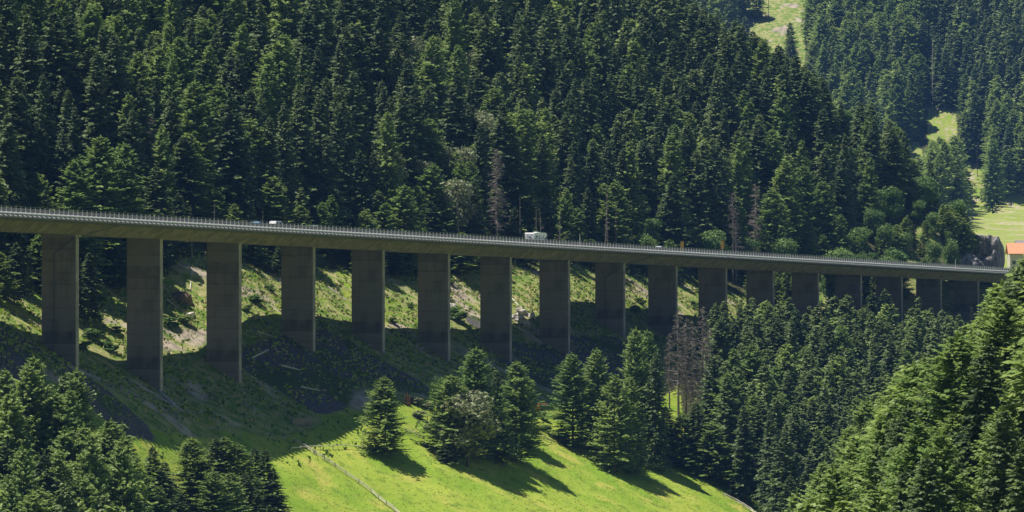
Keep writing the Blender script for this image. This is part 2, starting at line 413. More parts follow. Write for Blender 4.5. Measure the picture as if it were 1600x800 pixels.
# ------------------------------------------------------------ vehicles
def s_at(px, t):
    k = (px-800)/F
    return (k*(BY+NY*t)-(BX+NX*t))/(UX-k*UY)
def vehicle(name, px, t, heading, prof, width, body, label, cat, windows, wheels, extra=None, yaw=0, wr=.33):
    """prof: side outline (x forward, z up); windows: list of (x0,x1,z0,z1) on both sides"""
    s = s_at(px, t); x, y = XY(s, t); z = RD(s, t)
    base = math.atan2(UY, UX)+(0 if heading > 0 else math.pi)+yaw
    r = empty(name, (x, y, z), base); tag(r, label, cat)
    m = MB(); hw = width/2
    n = len(prof); tp = max(p[1] for p in prof)
    def inset(z): return hw*(1-.10*max(0, (z-.9))/(tp-.9+1e-6)) if tp < 2.2 else hw
    vs = [Vector((p[0], sd*inset(p[1]), p[1])) for sd in (-1, 1) for p in prof]
    m.add(vs, [tuple(range(n)), tuple(range(2*n-1, n-1, -1))]+[(k+n, (k+1) % n+n, (k+1) % n, k) for k in range(n)])
    bo = m.build('body', body, r)
    for (x0, x1, z0, z1) in windows:
        for sd in (-1, 1):
            g_ = MB(); q = [Vector((xx, sd*(inset(zz)+.012), zz)) for xx, zz in ((x0, z0), (x1, z0), (x1-(.18 if x1 > 1.0 and tp < 2.2 else 0), z1), (x0+.1, z1))]
            q2 = [v-Vector((0, sd*.03, 0)) for v in q]
            g_.add(q+q2, [(0, 1, 2, 3), (4, 5, 6, 7), (0, 1, 5, 4), (1, 2, 6, 5), (2, 3, 7, 6), (3, 0, 4, 7)]); g_.build('window', M_GLASS, r)
    for wx in wheels:
        for sd in (-1, 1):
            wm = MB(); wm.bar((wx, sd*(hw-.2), wr), (wx, sd*(hw+.02), wr), wr, n=14); wo = wm.build('wheel', M_DARK, r)
            rm = MB(); rm.bar((wx, sd*(hw), wr), (wx, sd*(hw+.035), wr), wr*.55, n=10); rm.build('rim', M_STEEL, wo)
    if extra: extra(r, hw)
    return r
def glassp(pts, r, name='windscreen', mat=None, th=Vector((.03, 0, 0))):
    g_ = MB(); q = [Vector(p) for p in pts]; g_.add(q+[v-th for v in q], [(0, 1, 2, 3), (7, 6, 5, 4), (0, 1, 5, 4), (1, 2, 6, 5), (2, 3, 7, 6), (3, 0, 4, 7)]); g_.build(name, mat or M_GLASS, r)
def camper_extra(r, hw):
    b = MB(); b.box((-.2, 0, 3.27), (.9, .8, .26)); b.build('roof_hatch', M_WHITE, r)
    b = MB(); b.box((1.2, .4, 3.2), (1.2, .7, .16)); b.build('roof_light', M_WHITE, r)
    glassp([(-3.52, -.5, 2.0), (-3.52, .2, 2.0), (-3.52, .2, 2.3), (-3.52, -.5, 2.3)], r, 'rear_window', M_SILV)
    for zz, a, c in ((2.62, -.9, -.4), (2.3, .3, .8), (1.7, -.9, -.2), (2.7, .3, .7)):
        b = MB(); b.box((-3.515, (a+c)/2, zz), (.03, c-a, .09)); b.build('rear_marking', M_SILV, r)
    for sd in (-1, 1):
        b = MB(); b.box((-3.53, sd*.95, .9), (.06, .18, .45)); b.build('tail_light', M_OR2, r)
    b = MB(); b.box((-3.6, 0, .55), (.15, 2.1, .22)); b.build('bumper', M_WHITE, r)
camp_prof = [(-3.5, .45), (2.9, .45), (3.6, .5), (3.65, 1.0), (3.0, 1.25), (2.55, 1.95), (3.05, 2.2), (3.0, 2.85), (2.5, 3.14), (-3.35, 3.14), (-3.5, 3.0)]
vehicle('camper_van', 838, 1.0, 1, camp_prof, 2.75, M_WHITE, 'white boxy camper van driving along the middle of the viaduct', 'camper van',
        [(-2.6, -1.7, 1.9, 2.5), (-.9, -.5, 1.7, 2.5), (.9, 1.5, 1.9, 2.3), (1.9, 2.5, 1.3, 1.85)], (-2.2, 2.7), camper_extra, yaw=-.12)
def car_extra(c):
    def f(r, hw):
        glassp(c['ws'], r); glassp(c['rw'], r, 'rear_window', th=Vector((-.03, 0, 0)))
        for sd in (-1, 1):
            b = MB(); b.box((c['f'], sd*.65, .68), (.08, .32, .14)); b.build('headlight', M_STEEL, r)
            b = MB(); b.box((c['b'], sd*.68, .8), (.08, .22, .2)); b.build('tail_light', M_OR2, r)
    return f
van_prof = [(-2.45, .3), (2.3, .3), (2.45, .6), (2.4, 1.1), (1.5, 1.3), (.85, 1.98), (.4, 2.05), (-2.1, 2.05), (-2.4, 1.5)]
vehicle('white_van', 433, .6, 1, van_prof, 1.8, M_WHITE, 'small white passenger van driving along the left part of the viaduct', 'van',
        [(-2.0, -.65, 1.2, 1.82), (-.5, 1.05, 1.2, 1.82)], (-1.45, 1.4),
        car_extra(dict(ws=[(1.33, -.7, 1.18), (1.33, .7, 1.18), (.8, .62, 1.74), (.8, -.62, 1.74)], rw=[(-2.22, -.7, 1.1), (-2.22, .7, 1.1), (-2.1, .62, 1.65), (-2.1, -.62, 1.65)], f=2.22, b=-2.24)))
car_prof = [(-2.1, .3), (2.05, .3), (2.2, .55), (2.1, .86), (1.05, 1.04), (.35, 1.58), (-.1, 1.66), (-1.1, 1.6), (-1.8, 1.1), (-2.15, 1.0)]
cc = dict(ws=[(1.03, -.66, 1.02), (1.03, .66, 1.02), (.42, .58, 1.44), (.42, -.58, 1.44)], rw=[(-1.77, -.66, 1.05), (-1.77, .66, 1.05), (-1.2, .58, 1.44), (-1.2, -.58, 1.44)], f=2.15, b=-2.13)
for nm, px, t, hd, mt, lb in (('blue_car', 403, .6, 1, M_BLUE, 'light blue car just left of the white van on the viaduct'),
                              ('green_car', 494, .6, 1, M_TEAL, 'low dark green car right of the white van, mostly behind the barrier'),
                              ('grey_car', 1031, 1.0, 1, M_SILV, 'pale grey car between the camper van and the two orange signs')):
    vehicle(nm, px, t, hd, car_prof, 1.78, mt, lb, 'car', [(-1.35, -.35, 1.0, 1.4), (-.28, .75, 1.0, 1.4)], (-1.35, 1.35), car_extra(cc))
# orange marker signs, lamp post
for px, hgt, hh, lb in ((1066, 2.35, 2.0, 'tall narrow orange marker sign on the viaduct, left of the two'), (1129, 3.3, 2.3, 'tall narrow orange marker sign on a pale post, right of the two')):
    s = s_at(px, 6.0); r = empty('orange_sign', (*XY(s, 6.0), RD(s, 6))); tag(r, lb, 'road sign', 'orange signs on the viaduct')
    m = MB(); m.box((0, 0, (hgt+.6)/2), (.14, .14, hgt+.6)); m.build('post', M_STEEL, r)
    m = MB(); m.box((0, -.12, hgt+.6-hh/2), (.85, .08, hh)); m.build('panel', M_ORANGE, r)
s = s_at(906, 6.0); r = empty('lamp_post', (*XY(s, 6.0), RD(s, 6))); tag(r, 'thin pale post standing on the deck edge right of the camper van', 'post')
m = MB(); m.bar((0, 0, 0), (0, 0, 3.0), .09, .07); m.build('pole', M_STEEL, r); m = MB(); m.box((0, 0, 3.08), (.22, .22, .16)); m.build('cap', M_STEEL, r)
s = s_at(1493, 6.0); r = empty('lamp_post', (*XY(s, 6.0), RD(s, 6))); tag(r, 'thin pale post on the deck just left of the rock cliff', 'post')
m = MB(); m.bar((0, 0, 0), (0, 0, 2.6), .1, .08); m.build('pole', M_STEEL, r); m = MB(); m.box((0, 0, 2.68), (.22, .22, .16)); m.build('cap', M_STEEL, r)

# ------------------------------------------------------------ tree meshes
def conifer(seed, H=24.0, Rr=3.9, dens=1.0, style='spruce', nspr=4, base=.06, leaf=1.0):
    rg = np.random.default_rng(seed); Q = []; TT = []
    nb = int(48*dens*6.5)
    lean = rg.normal(0, .012, 2)
    side = rg.uniform(.8, 1.15, 9)
    for b in range(nb):
        v = rg.random()**(.85)                    # 0 base .. 1 top
        v = (b+rg.random())/nb; v = v**.85
        h = H*(base+(1-base)*v)
        a = rg.uniform(0, 2*math.pi)
        prof = (1-v)**.70 if style == 'spruce' else (1-v)**.58
        prof *= min(1.0, .55+v*4)
        L = Rr*prof*rg.uniform(.62, 1.18)*side[int(a/(2*math.pi)*9) % 9]*(1+.18*math.sin(h*1.9+a*2+seed))+.25
        e0 = (.55*v-.22 if style == 'spruce' else .45*v-.02)+rg.normal(0, .1)
        dr = (.28 if style == 'spruce' else .16)*rg.uniform(.5, 1.3)
        ca, sa = math.cos(a), math.sin(a)
        tb = np.clip(rg.normal(.45, .28), 0, 1)
        us = np.linspace(.28, 1.0, nspr)
        for u in us:
            rr = L*u; z = h+L*(math.sin(e0)*u-dr*u*u+(.10*u**4))
            p = np.array([ca*rr, sa*rr, z])
            tl = 1.15 if u == us[-1] else 1
            for sd in ((-1, 1) if u < .99 else (-1, 0, 1)):
                th = a+sd*rg.uniform(.55, 1.1)
                l = (L*.42*(1.1-u*.75)+.38)*rg.uniform(.75, 1.25)*leaf
                wd = l*rg.uniform(.24, .40)
                down = (rg.uniform(-.1, .5) if style == 'spruce' else rg.uniform(-.1, .35))
                d = np.array([math.cos(th), math.sin(th), -down]); d /= np.linalg.norm(d)
                q = np.array([-math.sin(th), math.cos(th), rg.uniform(-.75, .75)]); q /= np.linalg.norm(q)
                mid = p+d*l*.5+np.array([0, 0, -.06*l])
                Q.append((p-d*l*.1, mid+q*wd, p+d*l+np.array([0, 0, -.12*l]), mid-q*wd)); TT.append(np.clip(tb+rg.normal(0, .12), 0, 1))
    # leader
    for k in range(6):
        a = rg.uniform(0, 6.28); d = np.array([math.cos(a)*.25, math.sin(a)*.25, 1]); p = np.array([0, 0, H*(.965+.006*k)]); q = np.array([-math.sin(a), math.cos(a), 0])*.16
        Q.append((p, p+d*.4+q, p+d*.8, p+d*.4-q)); TT.append(.7)
    Q = np.array(Q); Q[:, :, 0] += Q[:, :, 2]*lean[0]; Q[:, :, 1] += Q[:, :, 2]*lean[1]
    return Q, np.array(TT)
def trunk_q(H, r=.28, n=6, seg=5, top=.97):
    Q = []
    for k in range(seg):
        z0, z1 = H*top*k/seg-(.8 if k == 0 else 0), H*top*(k+1)/seg; r0, r1 = r*(1-.93*k/seg), r*(1-.93*(k+1)/seg)
        if k == 0: r0 *= 1.3
        for j in range(n):
            a, b = 2*math.pi*j/n, 2*math.pi*(j+1)/n
            Q.append(((math.cos(a)*r0, math.sin(a)*r0, z0), (math.cos(b)*r0, math.sin(b)*r0, z0), (math.cos(b)*r1, math.sin(b)*r1, z1), (math.cos(a)*r1, math.sin(a)*r1, z1)))
    return np.array(Q, float)
def broadleaf(seed, H=11.0, Rr=3.6, n=7000, leaf=.24, lobes=20, low=.18):
    rg = np.random.default_rng(seed); C = []
    for k in range(lobes):
        z = rg.uniform(low, .86); a = rg.uniform(0, 6.28); pr = math.sin(math.pi*min(1, (z*.9+.1)))**.6
        C.append((math.cos(a)*Rr*.55*pr*rg.uniform(.2, 1.1), math.sin(a)*Rr*.55*pr*rg.uniform(.2, 1.1), z*H, Rr*rg.uniform(.34, .58)))
    Q = []; TT = []
    lt = np.clip(rg.normal(.5, .2, lobes), 0, 1)
    for k in range(n):
        i = rg.integers(lobes); c = np.array(C[i][:3]); d = rg.normal(0, 1, 3); d /= np.linalg.norm(d)
        p = c+d*np.array([1, 1, .85])*C[i][3]*rg.uniform(.45, 1.1)
        u = rg.normal(0, 1, 3); u /= np.linalg.norm(u); v = np.cross(u, d+rg.normal(0, .5, 3)); v /= np.linalg.norm(v)+1e-6
        l = leaf*rg.uniform(.6, 1.4)
        Q.append((p-u*l, p-v*l*.6, p+u*l, p+v*l*.6)); TT.append(np.clip(lt[i]+rg.normal(0, .15), 0, 1))
    return np.array(Q), np.array(TT), C
def dead_conifer(seed, H=22, Rr=2.6, nb=150, twig=True):
    m = MB(); rg = np.random.default_rng(seed); Q = []
    m.bar((0, 0, -.8), (0, 0, H*.5), .24, .15); m.bar((0, 0, H*.5), (.15, 0, H), .15, .03)
    for b in range(nb):
        v = rg.uniform(.22, .99); h = H*v; a = rg.uniform(0, 6.28); L = Rr*(1-v)**.6*rg.uniform(.35, 1.15)+.3
        e = rg.uniform(-.45, .1); p0 = Vector((0, 0, h)); p1 = p0+Vector((math.cos(a)*L, math.sin(a)*L, L*e))
        m.bar(p0, p1, .05, .02, n=3)
        if twig:
            for k in range(6):
                u = rg.uniform(.3, 1); q = np.array(p0.lerp(p1, u)); th = a+rg.choice([-1, 1])*rg.uniform(.5, 1.2); l = L*.35*rg.uniform(.5, 1.1)+.2
                d = np.array([math.cos(th), math.sin(th), rg.uniform(-.7, .1)])*l; w2 = np.array([0, 0, .055])
                Q.append((q-w2, q+d*.5-w2*1.6, q+d, q+d*.5+w2*1.6))
    return m, np.array(Q) if twig else None

SPR = []; LAR = []; LARF = []; SPRF = []
for k in range(7):
    Q, tt = conifer(100+k, 24, 4.3+.35*(k % 4), 1.5, 'spruce', 6, .05+.03*(k % 3), .68); SPR.append((Q, tt))
for k in range(4):
    Q, tt = conifer(200+k, 24, 5.0+.5*(k % 2), 1.5, 'larch', 6, .05, .64); LAR.append((Q, tt))
for k in range(4):
    Q, tt = conifer(300+k, 20, 5.2+.5*(k % 2), 2.0, 'larch', 8, .02, .46); LARF.append((Q, tt))
for k in range(3):
    Q, tt = conifer(320+k, 20, 4.6+.4*(k % 2), 2.0, 'spruce', 8, .02, .48); SPRF.append((Q, tt))
LOWS = [conifer(400+k, 24, 4.6, .72, 'spruce', 3, .15, 1.25) for k in range(5)]
LOWL = [conifer(420+k, 24, 5.2, .66, 'larch', 3, .1, 1.3) for k in range(3)]
FARS = [conifer(440+k, 24, 4.4, .55, 'spruce', 3, .1, 1.3) for k in range(4)]
FARL = [conifer(450+k, 24, 5.4, .55, 'larch', 3, .1, 1.3) for k in range(3)]
TR24 = quad_mesh('trunk', trunk_q(24, .26), [M_BARK]); TR20 = quad_mesh('trunk', trunk_q(20, .26), [M_BARK])
mesh_of = {}
for nm, L_, mt, tr, h0 in (('spruce', SPR, M_SP, TR24, 24), ('larch', LAR, M_LA, TR24, 24), ('larchF', LARF, M_LA, TR20, 20), ('spruceF', SPRF, M_SP, TR20, 20)):
    mesh_of[nm] = [(quad_mesh('crown', q, [mt], t_), tr, h0) for q, t_ in L_]
BL = []
for k in range(5):
    q, t_, C = broadleaf(500+k); tb = MB(); tb.bar((0, 0, -.6), (0, 0, 5), .2, .13)
    for c in C: tb.bar((0, 0, min(4.5, c[2]*.5)), c[:3], .09, .03, n=4)
    BL.append((q, t_, tb))
for nm, mt in (('broad', M_BR), ('silver', M_PB)):
    mesh_of[nm] = [(quad_mesh('crown', q, [mt], t_), tb.mesh('trunk', M_BARK), 11) for q, t_, tb in BL]
dc = [dead_conifer(600+k) for k in range(4)]
DEAD = [(m_.mesh('trunk', M_DEAD), quad_mesh('twigs', q, [M_DRY], np.random.default_rng(1).random(len(q)))) for m_, q in dc]
SN = [dead_conifer(620+k, 22, 1.3, 26, False)[0].mesh('trunk', M_DEAD) for k in range(3)]

trees = []    # candidate list: dict(kind,x,y,z,H,w,zone,label)
def add_tree(kind, x, y, H, zone, wid=None, label=None, z=None, var=None):
    z = float(T(x, y)) if z is None else z
    trees.append(dict(kind=kind, x=x, y=y, z=z, H=H, wid=wid or rnd.uniform(.8, 1.3), zone=zone, label=label, var=var if var is not None else rnd.randrange(100), rz=rnd.uniform(0, 6.28)))
rnd = random.Random(5)

# --- forest on the slope above the viaduct
cell = 8.0
for s in np.arange(-160, 690, cell):
    for t in np.arange(-37+(16 if s > 470 else 0), -330, -cell):
        s_, t_ = s+rnd.uniform(-.46, .46)*cell, t+rnd.uniform(-.46, .46)*cell
        x, y = XY(s_, t_); z = float(T(x, y)); px, py = P(x, y, z)
        if px < -90 or px > 1640 or py < -75: continue
        if rnd.random() < .06: continue
        n = float(fbm(x, y, 45, 90)); front = t_ > -47
        H = rnd.triangular(18, 40, 31)*(1 if not front else rnd.uniform(.4, .85)) * (1-.25*max(0, n))
        if t_ > -37: H = rnd.uniform(7, 12)
        sil = np.interp(px, [1000, 1050, 1100, 1155, 1200, 1250, 1300, 1350, 1400, 1450, 1500, 1560, 1650], [-99, -10, 12, 40, 68, 92, 140, 165, 200, 222, 262, 335, 380])+rnd.uniform(-6, 14)
        if px > 1040: H = min(H, (py-sil)*y/F)
        if H < 5: continue
        pL = .10+.7*max(0, n)+(.3 if front else 0)+(.3 if px > 1200 and py > 290 else 0)
        kind = 'larch' if rnd.random() < pL else 'spruce'
        if front and s_ > 380 and rnd.random() < .2: kind = 'broad'; H = rnd.uniform(8, 15)
        elif 600 < px < 745 and 130 < py < 400 and rnd.random() < .45: kind = 'silver' if rnd.random() < .6 else 'larch'; H = rnd.uniform(14, 22)
        elif s_ > 560 and t_ > -75 and rnd.random() < .25: kind = 'broad'; H = rnd.uniform(8, 14)
        if px > 1490 and t_ > -62: 
            if kind not in ('broad',): H *= .5
        if px > 1040 and kind in ('broad', 'silver'): H = min(H, max(4, (py-sil)*y/F))
        add_tree(kind, x, y, H, 'up', wid=rnd.uniform(.75, 1.35))
for k in range(150):
    px_, py_ = rnd.uniform(1478, 1580), rnd.uniform(300, 405)
    x, y, z = hit(px_, py_, 1500)
    if y < 1760 and float(ST(x, y)[1]) < -24: add_tree('broad' if rnd.random() < .35 else 'larch', x, y, rnd.uniform(4.5, 9.5), 'up', wid=1.2, z=z)
# --- wood below the viaduct on the right
for s in np.arange(190, 700, 6.4):
    for t in np.arange(14, 150, 6.4):
        s_, t_ = s+rnd.uniform(-.45, .45)*6.4, t+rnd.uniform(-.45, .45)*6.4
        x, y = XY(s_, t_); z = float(T(x, y)); px, py = P(x, y, z)
        lim = 1050+max(0, py-650)*.80+rnd.uniform(-8, 4)
        if px < lim or px > 1680: continue
        topline = np.interp(px, [1040, 1100, 1130, 1200, 1260, 1330, 1400, 1450, 1520, 1600], [520, 478, 462, 458, 462, 440, 446, 470, 500, 470])+abs(rnd.gauss(0, 26))
        H = min(rnd.uniform(17, 27), (py-topline)*y/F)
        if H < 4: continue
        if 1030 < px < 1112: H = min(H, (py-rnd.uniform(625, 670))*y/F)
        if H < 4: continue
        add_tree('larch' if rnd.random() < .12 else 'spruce', x, y, H, 'mid')
# --- near slope bottom right
TLx = [1215, 1240, 1290, 1320, 1345, 1400, 1440, 1480, 1500, 1545, 1570, 1600, 1680]; TLy = [800, 735, 700, 640, 625, 590, 545, 550, 525, 468, 436, 402, 340]
for x in np.arange(30, 112, 7.0):
    for y in np.arange(500, 880, 7.4):
        x_, y_ = x+rnd.uniform(-2.3, 2.3), y+rnd.uniform(-2.5, 2.5); z = float(T(x_, y_)); px, py = P(x_, y_, z)
        if px < 1215 or px > 1720: continue
        tl = np.interp(px, TLx, TLy)+abs(rnd.gauss(0, 28))
        H = min(rnd.uniform(17, 30), (py-tl)*y_/F)
        if H < 6: continue
        py_t = py-H*F/y_
        if py_t > 815: continue
        add_tree('larchF' if rnd.random() < .68 else 'spruceF', x_, y_, H, 'near')
# --- bottom left groups
LX = [-60, 0, 27, 54, 90, 114, 133, 146, 177, 208, 222]; LY = [600, 585, 551, 550, 590, 563, 585, 602, 647, 700, 760]
for s in np.arange(-220, 20, 5.6):
    for t in np.arange(40, 105, 5.6):
        x_, y_ = XY(s+rnd.uniform(-2.4, 2.4), t+rnd.uniform(-2.4, 2.4)); z = float(T(x_, y_)); px, py = P(x_, y_, z)
        if px < -70 or px > 215: continue
        tl = np.interp(px, LX, LY)+abs(rnd.gauss(0, 22)); H = min(rnd.uniform(24, 42), (py-tl)*y_/F)
        if H < 5 or py < 720: continue
        if py-H*F/y_ > 812: continue
        r_ = rnd.random()
        if 50 < px < 110 and r_ < .35: H = min(H, 13)
        add_tree('silver' if (50 < px < 110 and r_ < .35) else ('larchF' if r_ < .80 else 'spruceF'), x_, y_, H, 'left')
for px, top, base, k in ((239, 699, 812, 's'), (262, 745, 830, 's'), (258, 722, 800, 's'), (297, 686, 800, 'l'), (318, 722, 815, 's'), (336, 684, 790, 's'), (353, 684, 800, 'l'), (372, 694, 812, 'l'), (395, 700, 800, 's'), (413, 703, 815, 's'),
                         (428, 733, 830, 's'), (245, 762, 850, 'l'), (335, 738, 860, 'l'), (360, 740, 860, 'l'), (400, 765, 860, 's'), (280, 770, 860, 's'), (222, 735, 830, 'l'), (385, 740, 845, 's')):
    x, y, z = hit(px, base); add_tree('larchF' if k == 'l' else 'spruceF', x, y, (base-top)*y/F, 'group', wid=rnd.uniform(1.15, 1.35), z=z)
# --- trees standing on the meadow
SPEC = [('larchF', 602, 590, 714, .95, 'lone bushy conifer standing alone on the bright meadow, with its shadow to the right'),
        ('larchF', 742, 546, 718, 1.1, 'tallest conifer of the meadow clump, behind the pale broadleaf tree'),
        ('larchF', 703, 588, 716, 1.25, 'green conifer on the left side of the meadow clump'),
        ('silver', 731, 612, 730, 1.25, 'pale silvery broadleaf tree in the middle of the meadow clump'),
        ('broad', 690, 586, 690, .6, 'yellowish broadleaf tree behind the left side of the meadow clump'),
        ('larchF', 806, 566, 722, 1.1, 'broad green conifer at the right end of the meadow clump'),
        ('larchF', 826, 592, 700, .8, 'light green larch peeping out behind the right end of the meadow clump'),
        ('spruceF', 775, 580, 722, .9, 'dark conifer between the tallest one and the right end of the meadow clump'),
        ('larchF', 895, 554, 700, 1.1, 'broad bright conifer at the left end of the row on the meadow edge'),
        ('larchF', 934, 547, 705, .95, 'rounded conifer second from the left in the row on the meadow edge'),
        ('larchF', 960, 586, 738, 1.0, 'leaning forward conifer in front of the row on the meadow edge'),
        ('larchF', 992, 516, 716, .8, 'tall slim conifer with the highest tip in the meadow edge row'),
        ('larchF', 1010, 518, 712, .7, 'tall slim conifer just right of the highest tip in the row'),
        ('spruceF', 1024, 552, 735, .8, 'dark slim spruce at the right end of the meadow edge row'),
        ('larchF', 985, 590, 742, .8, 'conifer half hidden between the front conifer and the dark slim spruce'),
        ('spruceF', 1042, 636, 722, 1.2, 'young conifer filling the left of the gap below the bare grey trees'),
        ('larchF', 1066, 648, 730, 1.3, 'young light conifer in the middle of the gap below the bare grey trees'),
        ('spruceF', 1090, 630, 738, 1.2, 'young dark conifer at the right of the gap below the bare grey trees'),
        ('larchF', 1112, 660, 752, 1.2, 'low light conifer at the wood edge beside the meadow fence end'),
        ('spruceF', 700, 690, 724, 1.3, 'small young conifer at the foot of the meadow clump')]
for k, px, top, base, wd, lb in SPEC:
    x, y, z = hit(px, base); H = (base-top)*y/F; add_tree(k, x, y, H, 'spec', wid=wd*(1.25 if H < 18 else 1.1), label=lb, z=z)
# trees under / beside the deck on the left, behind piers
for px, top, base, k, lb in ((150, 395, 470, 'spruce', 'dark spruce seen between the first and second piers, under the deck'),
                             (128, 385, 495, 'spruce', 'shaded conifer just right of the first pier, under the deck'),
                             (35, 380, 470, 'spruce', 'shaded conifer left of the first pier, under the deck'),
                             (10, 395, 480, 'larch', 'green conifer at the left picture edge under the deck'),
                             (158, 215, 400, 'larch', 'wide bright larch rising behind the deck above the first two piers'),
                             (187, 225, 395, 'larch', 'bright larch just right of the wide one behind the deck'),
                             (470, 322, 385, 'larch', 'small bright round larch behind the deck, right of the white van'),
                             (600, 318, 400, 'larch', 'light green young larch behind the deck above the fifth pier'),
                             (625, 325, 400, 'larch', 'light green young larch behind the deck between fifth and sixth piers'),
                             (568, 330, 400, 'larch', 'light green young larch behind the deck, left of the fifth pier'),
                             (1000, 365, 400, 'spruce', 'tiny pale spruce poking up behind the deck, left of the grey car'),
                             (1500, 395, 425, 'spruce', 'little pale spruce behind the deck just left of the rock cliff')):
    s = s_at(px, -40 if base < 450 else -24); x, y = XY(s, -40 if base < 450 else -26)
    z = float(T(x, y)); pb = P(x, y, z)[1]; add_tree(k, x, y, max(3, (pb-top)*y/F), 'spec', wid=1.3 if k == 'larch' else 1, label=lb)
# --- far hillside
for gy in np.concatenate([np.arange(2480, 2860, 16), np.arange(2870, 3420, 9)]):
    for gx in np.arange(60, 400, 9.0):
        x, y = gx+rnd.uniform(-3.8, 3.8), gy+rnd.uniform(-3.9, 3.9); z = float(T(x, y)); px, py = P(x, y, z)
        if px < 985 or px > 1650 or py < -60: continue
        H = rnd.uniform(26, 44); n = float(fbm(x, y, 110, 95)); top = py-H*F/y; hwp = 9*F/y
        if any(px+hwp*.6 > a and px-hwp*.6 < b and py > c and top < d-4 for a, b, c, d in CLEAR) and not (px < 1260 and rnd.random() < .05): continue
        if py > 402 and px > 1560: continue
        add_tree('larch' if rnd.random() < (.75 if (px < 1440 and n > -.8) or py > 190 else .12) else 'spruce', x, y, H, 'far', wid=rnd.uniform(.9, 1.5))

# --- visibility raster on a coarse grid
A = {k: np.array([t[k] for t in trees]) for k in ('x', 'y', 'z', 'H', 'wid')}
ztop = A['z']+A['H']; vis_t = np.zeros(len(trees), bool)
for hf in (.95, .6):
    zt = A['z']+A['H']*hf; blocked = np.zeros(len(trees), bool)
    for kk in np.linspace(.55, .985, 60): blocked |= T(A['x']*kk, A['y']*kk) > zt*kk
    vis_t |= ~blocked
keep = []
buf = -np.ones((200, 400), int); order = np.argsort(-A['y'])
for i in order:
    if not vis_t[i]: continue
    t = trees[i]; px, pb = P(t['x'], t['y'], t['z']); pt = pb-t['H']*F/t['y']; hw = t['wid']*4.0*(t['H']/24)**.3*F/t['y']
    for r_ in range(max(0, int(pt/4)), min(200, int(pb/4)+1)):
        f_ = min(1, max(0.02, (r_*4+2-pt)/max(1, pb-pt))); a, b = int((px-hw*f_**.8)/4), int((px+hw*f_**.8)/4)+1
        if b > 0 and a < 400: buf[r_, max(0, a):min(400, b)] = i
cnt = np.bincount(buf[buf >= 0], minlength=len(trees))
sel = []
fam = {'spruce': 'spruce', 'spruceF': 'spruce', 'larch': 'larch', 'larchF': 'larch', 'broad': 'broad', 'silver': 'broad'}
for i, t in enumerate(trees):
    t['cnt'] = int(cnt[i]); t['vis'] = bool(vis_t[i]); t['i'] = i
for f_ in ('spruce', 'larch', 'broad'):
    L_ = sorted([t for t in trees if fam[t['kind']] == f_ and t['vis']], key=lambda t: -(t['cnt']+(1000 if t['zone'] == 'spec' else 0)))
    sel += L_[:298 if f_ != 'broad' else 250]
selid = {t['i'] for t in sel}
ORD = ['first', 'second', 'third', 'fourth', 'fifth', 'sixth', 'seventh', 'eighth', 'ninth', 'tenth', 'eleventh', 'twelfth', 'thirteenth', 'fourteenth', 'fifteenth', 'sixteenth', 'seventeenth', 'eighteenth']
PXC = [89, 220, 345, 461, 570, 674, 771, 863, 950, 1032, 1111, 1185, 1255, 1324, 1387, 1450, 1507, 1555]
NMK = {'spruce': 'spruce', 'larch': 'larch', 'broad': 'broadleaf tree'}
def sizew(t): return 'tall' if t['H'] > 21 else ('short' if t['H'] < 15 else 'middling')
def desc(t):
    px, pb = P(t['x'], t['y'], t['z']); pt = pb-t['H']*F/t['y']; k = ORD[int(np.argmin([abs(px-c) for c in PXC]))]
    f_ = fam[t['kind']]; c = {'spruce': 'dark', 'larch': 'light', 'broad': 'pale' if t['kind'] == 'silver' else 'leafy'}[f_]; nm = NMK[f_]
    if f_ == 'broad': nm = 'tree'
    z = t['zone']
    if z == 'up':
        band = 'just behind' if pt > 300 else ('low above' if pt > 210 else ('midway above' if pt > 110 else 'high above'))
        return f"{sizew(t)} {c} {nm} {band} the {k} pier", 'trees of the forest slope above the viaduct'
    if z == 'mid':
        band = 'close below' if pt < 500 else ('below' if pt < 600 else 'far below')
        return f"{sizew(t)} {c} {nm} in the wood {band} the {k} pier", 'trees of the dark wood below the viaduct'
    if z == 'near':
        band = 'top' if pt < 560 else ('middle' if pt < 680 else 'foot')
        c = 'bright' if f_ == 'larch' else 'dark'
        side = 'left' if px < 1380 else ('middle' if px < 1500 else 'right')
        return f"{c} {nm} near {band} of bottom right corner wood, {side} part", 'near trees in the bottom right corner'
    if z == 'left':
        band = 'top' if pt < 640 else ('middle' if pt < 730 else 'foot')
        return f"{sizew(t)} {c} {nm} near {band} of bottom left corner wood", 'near trees in the bottom left corner'
    if z == 'group':
        return f"{c} {nm} in the small clump at the meadow's left edge", 'small clump of conifers left of the meadow'
    side = 'left' if px < 1250 else ('middle' if px < 1420 else 'right')
    band = 'top' if pt < 100 else ('middle' if pt < 220 else 'foot')
    return f"{sizew(t)} hazy {nm} at {side} {band} of the far hillside", 'trees on the hazy far hillside'
from collections import defaultdict
byl = defaultdict(list)
for t in sel:
    if t['label']: t['fl'] = t['label']; t['grp'] = {'spec': 'trees standing by themselves around the meadow and deck'}.get(t['zone']); continue
    d, g_ = desc(t); t['grp'] = g_; byl[d].append(t)
CN = ['zero', 'one', 'two', 'three', 'four', 'five', 'six', 'seven', 'eight', 'nine', 'ten']+[str(k) for k in range(11, 200)]
OR2 = ORD+['%dth' % k for k in range(19, 200)]
for d, L_ in byl.items():
    L_.sort(key=lambda t: t['x']/t['y'])
    for k, t in enumerate(L_):
        t['fl'] = d if len(L_) == 1 else f"{d}, {OR2[k]} of {CN[len(L_)]} from left"
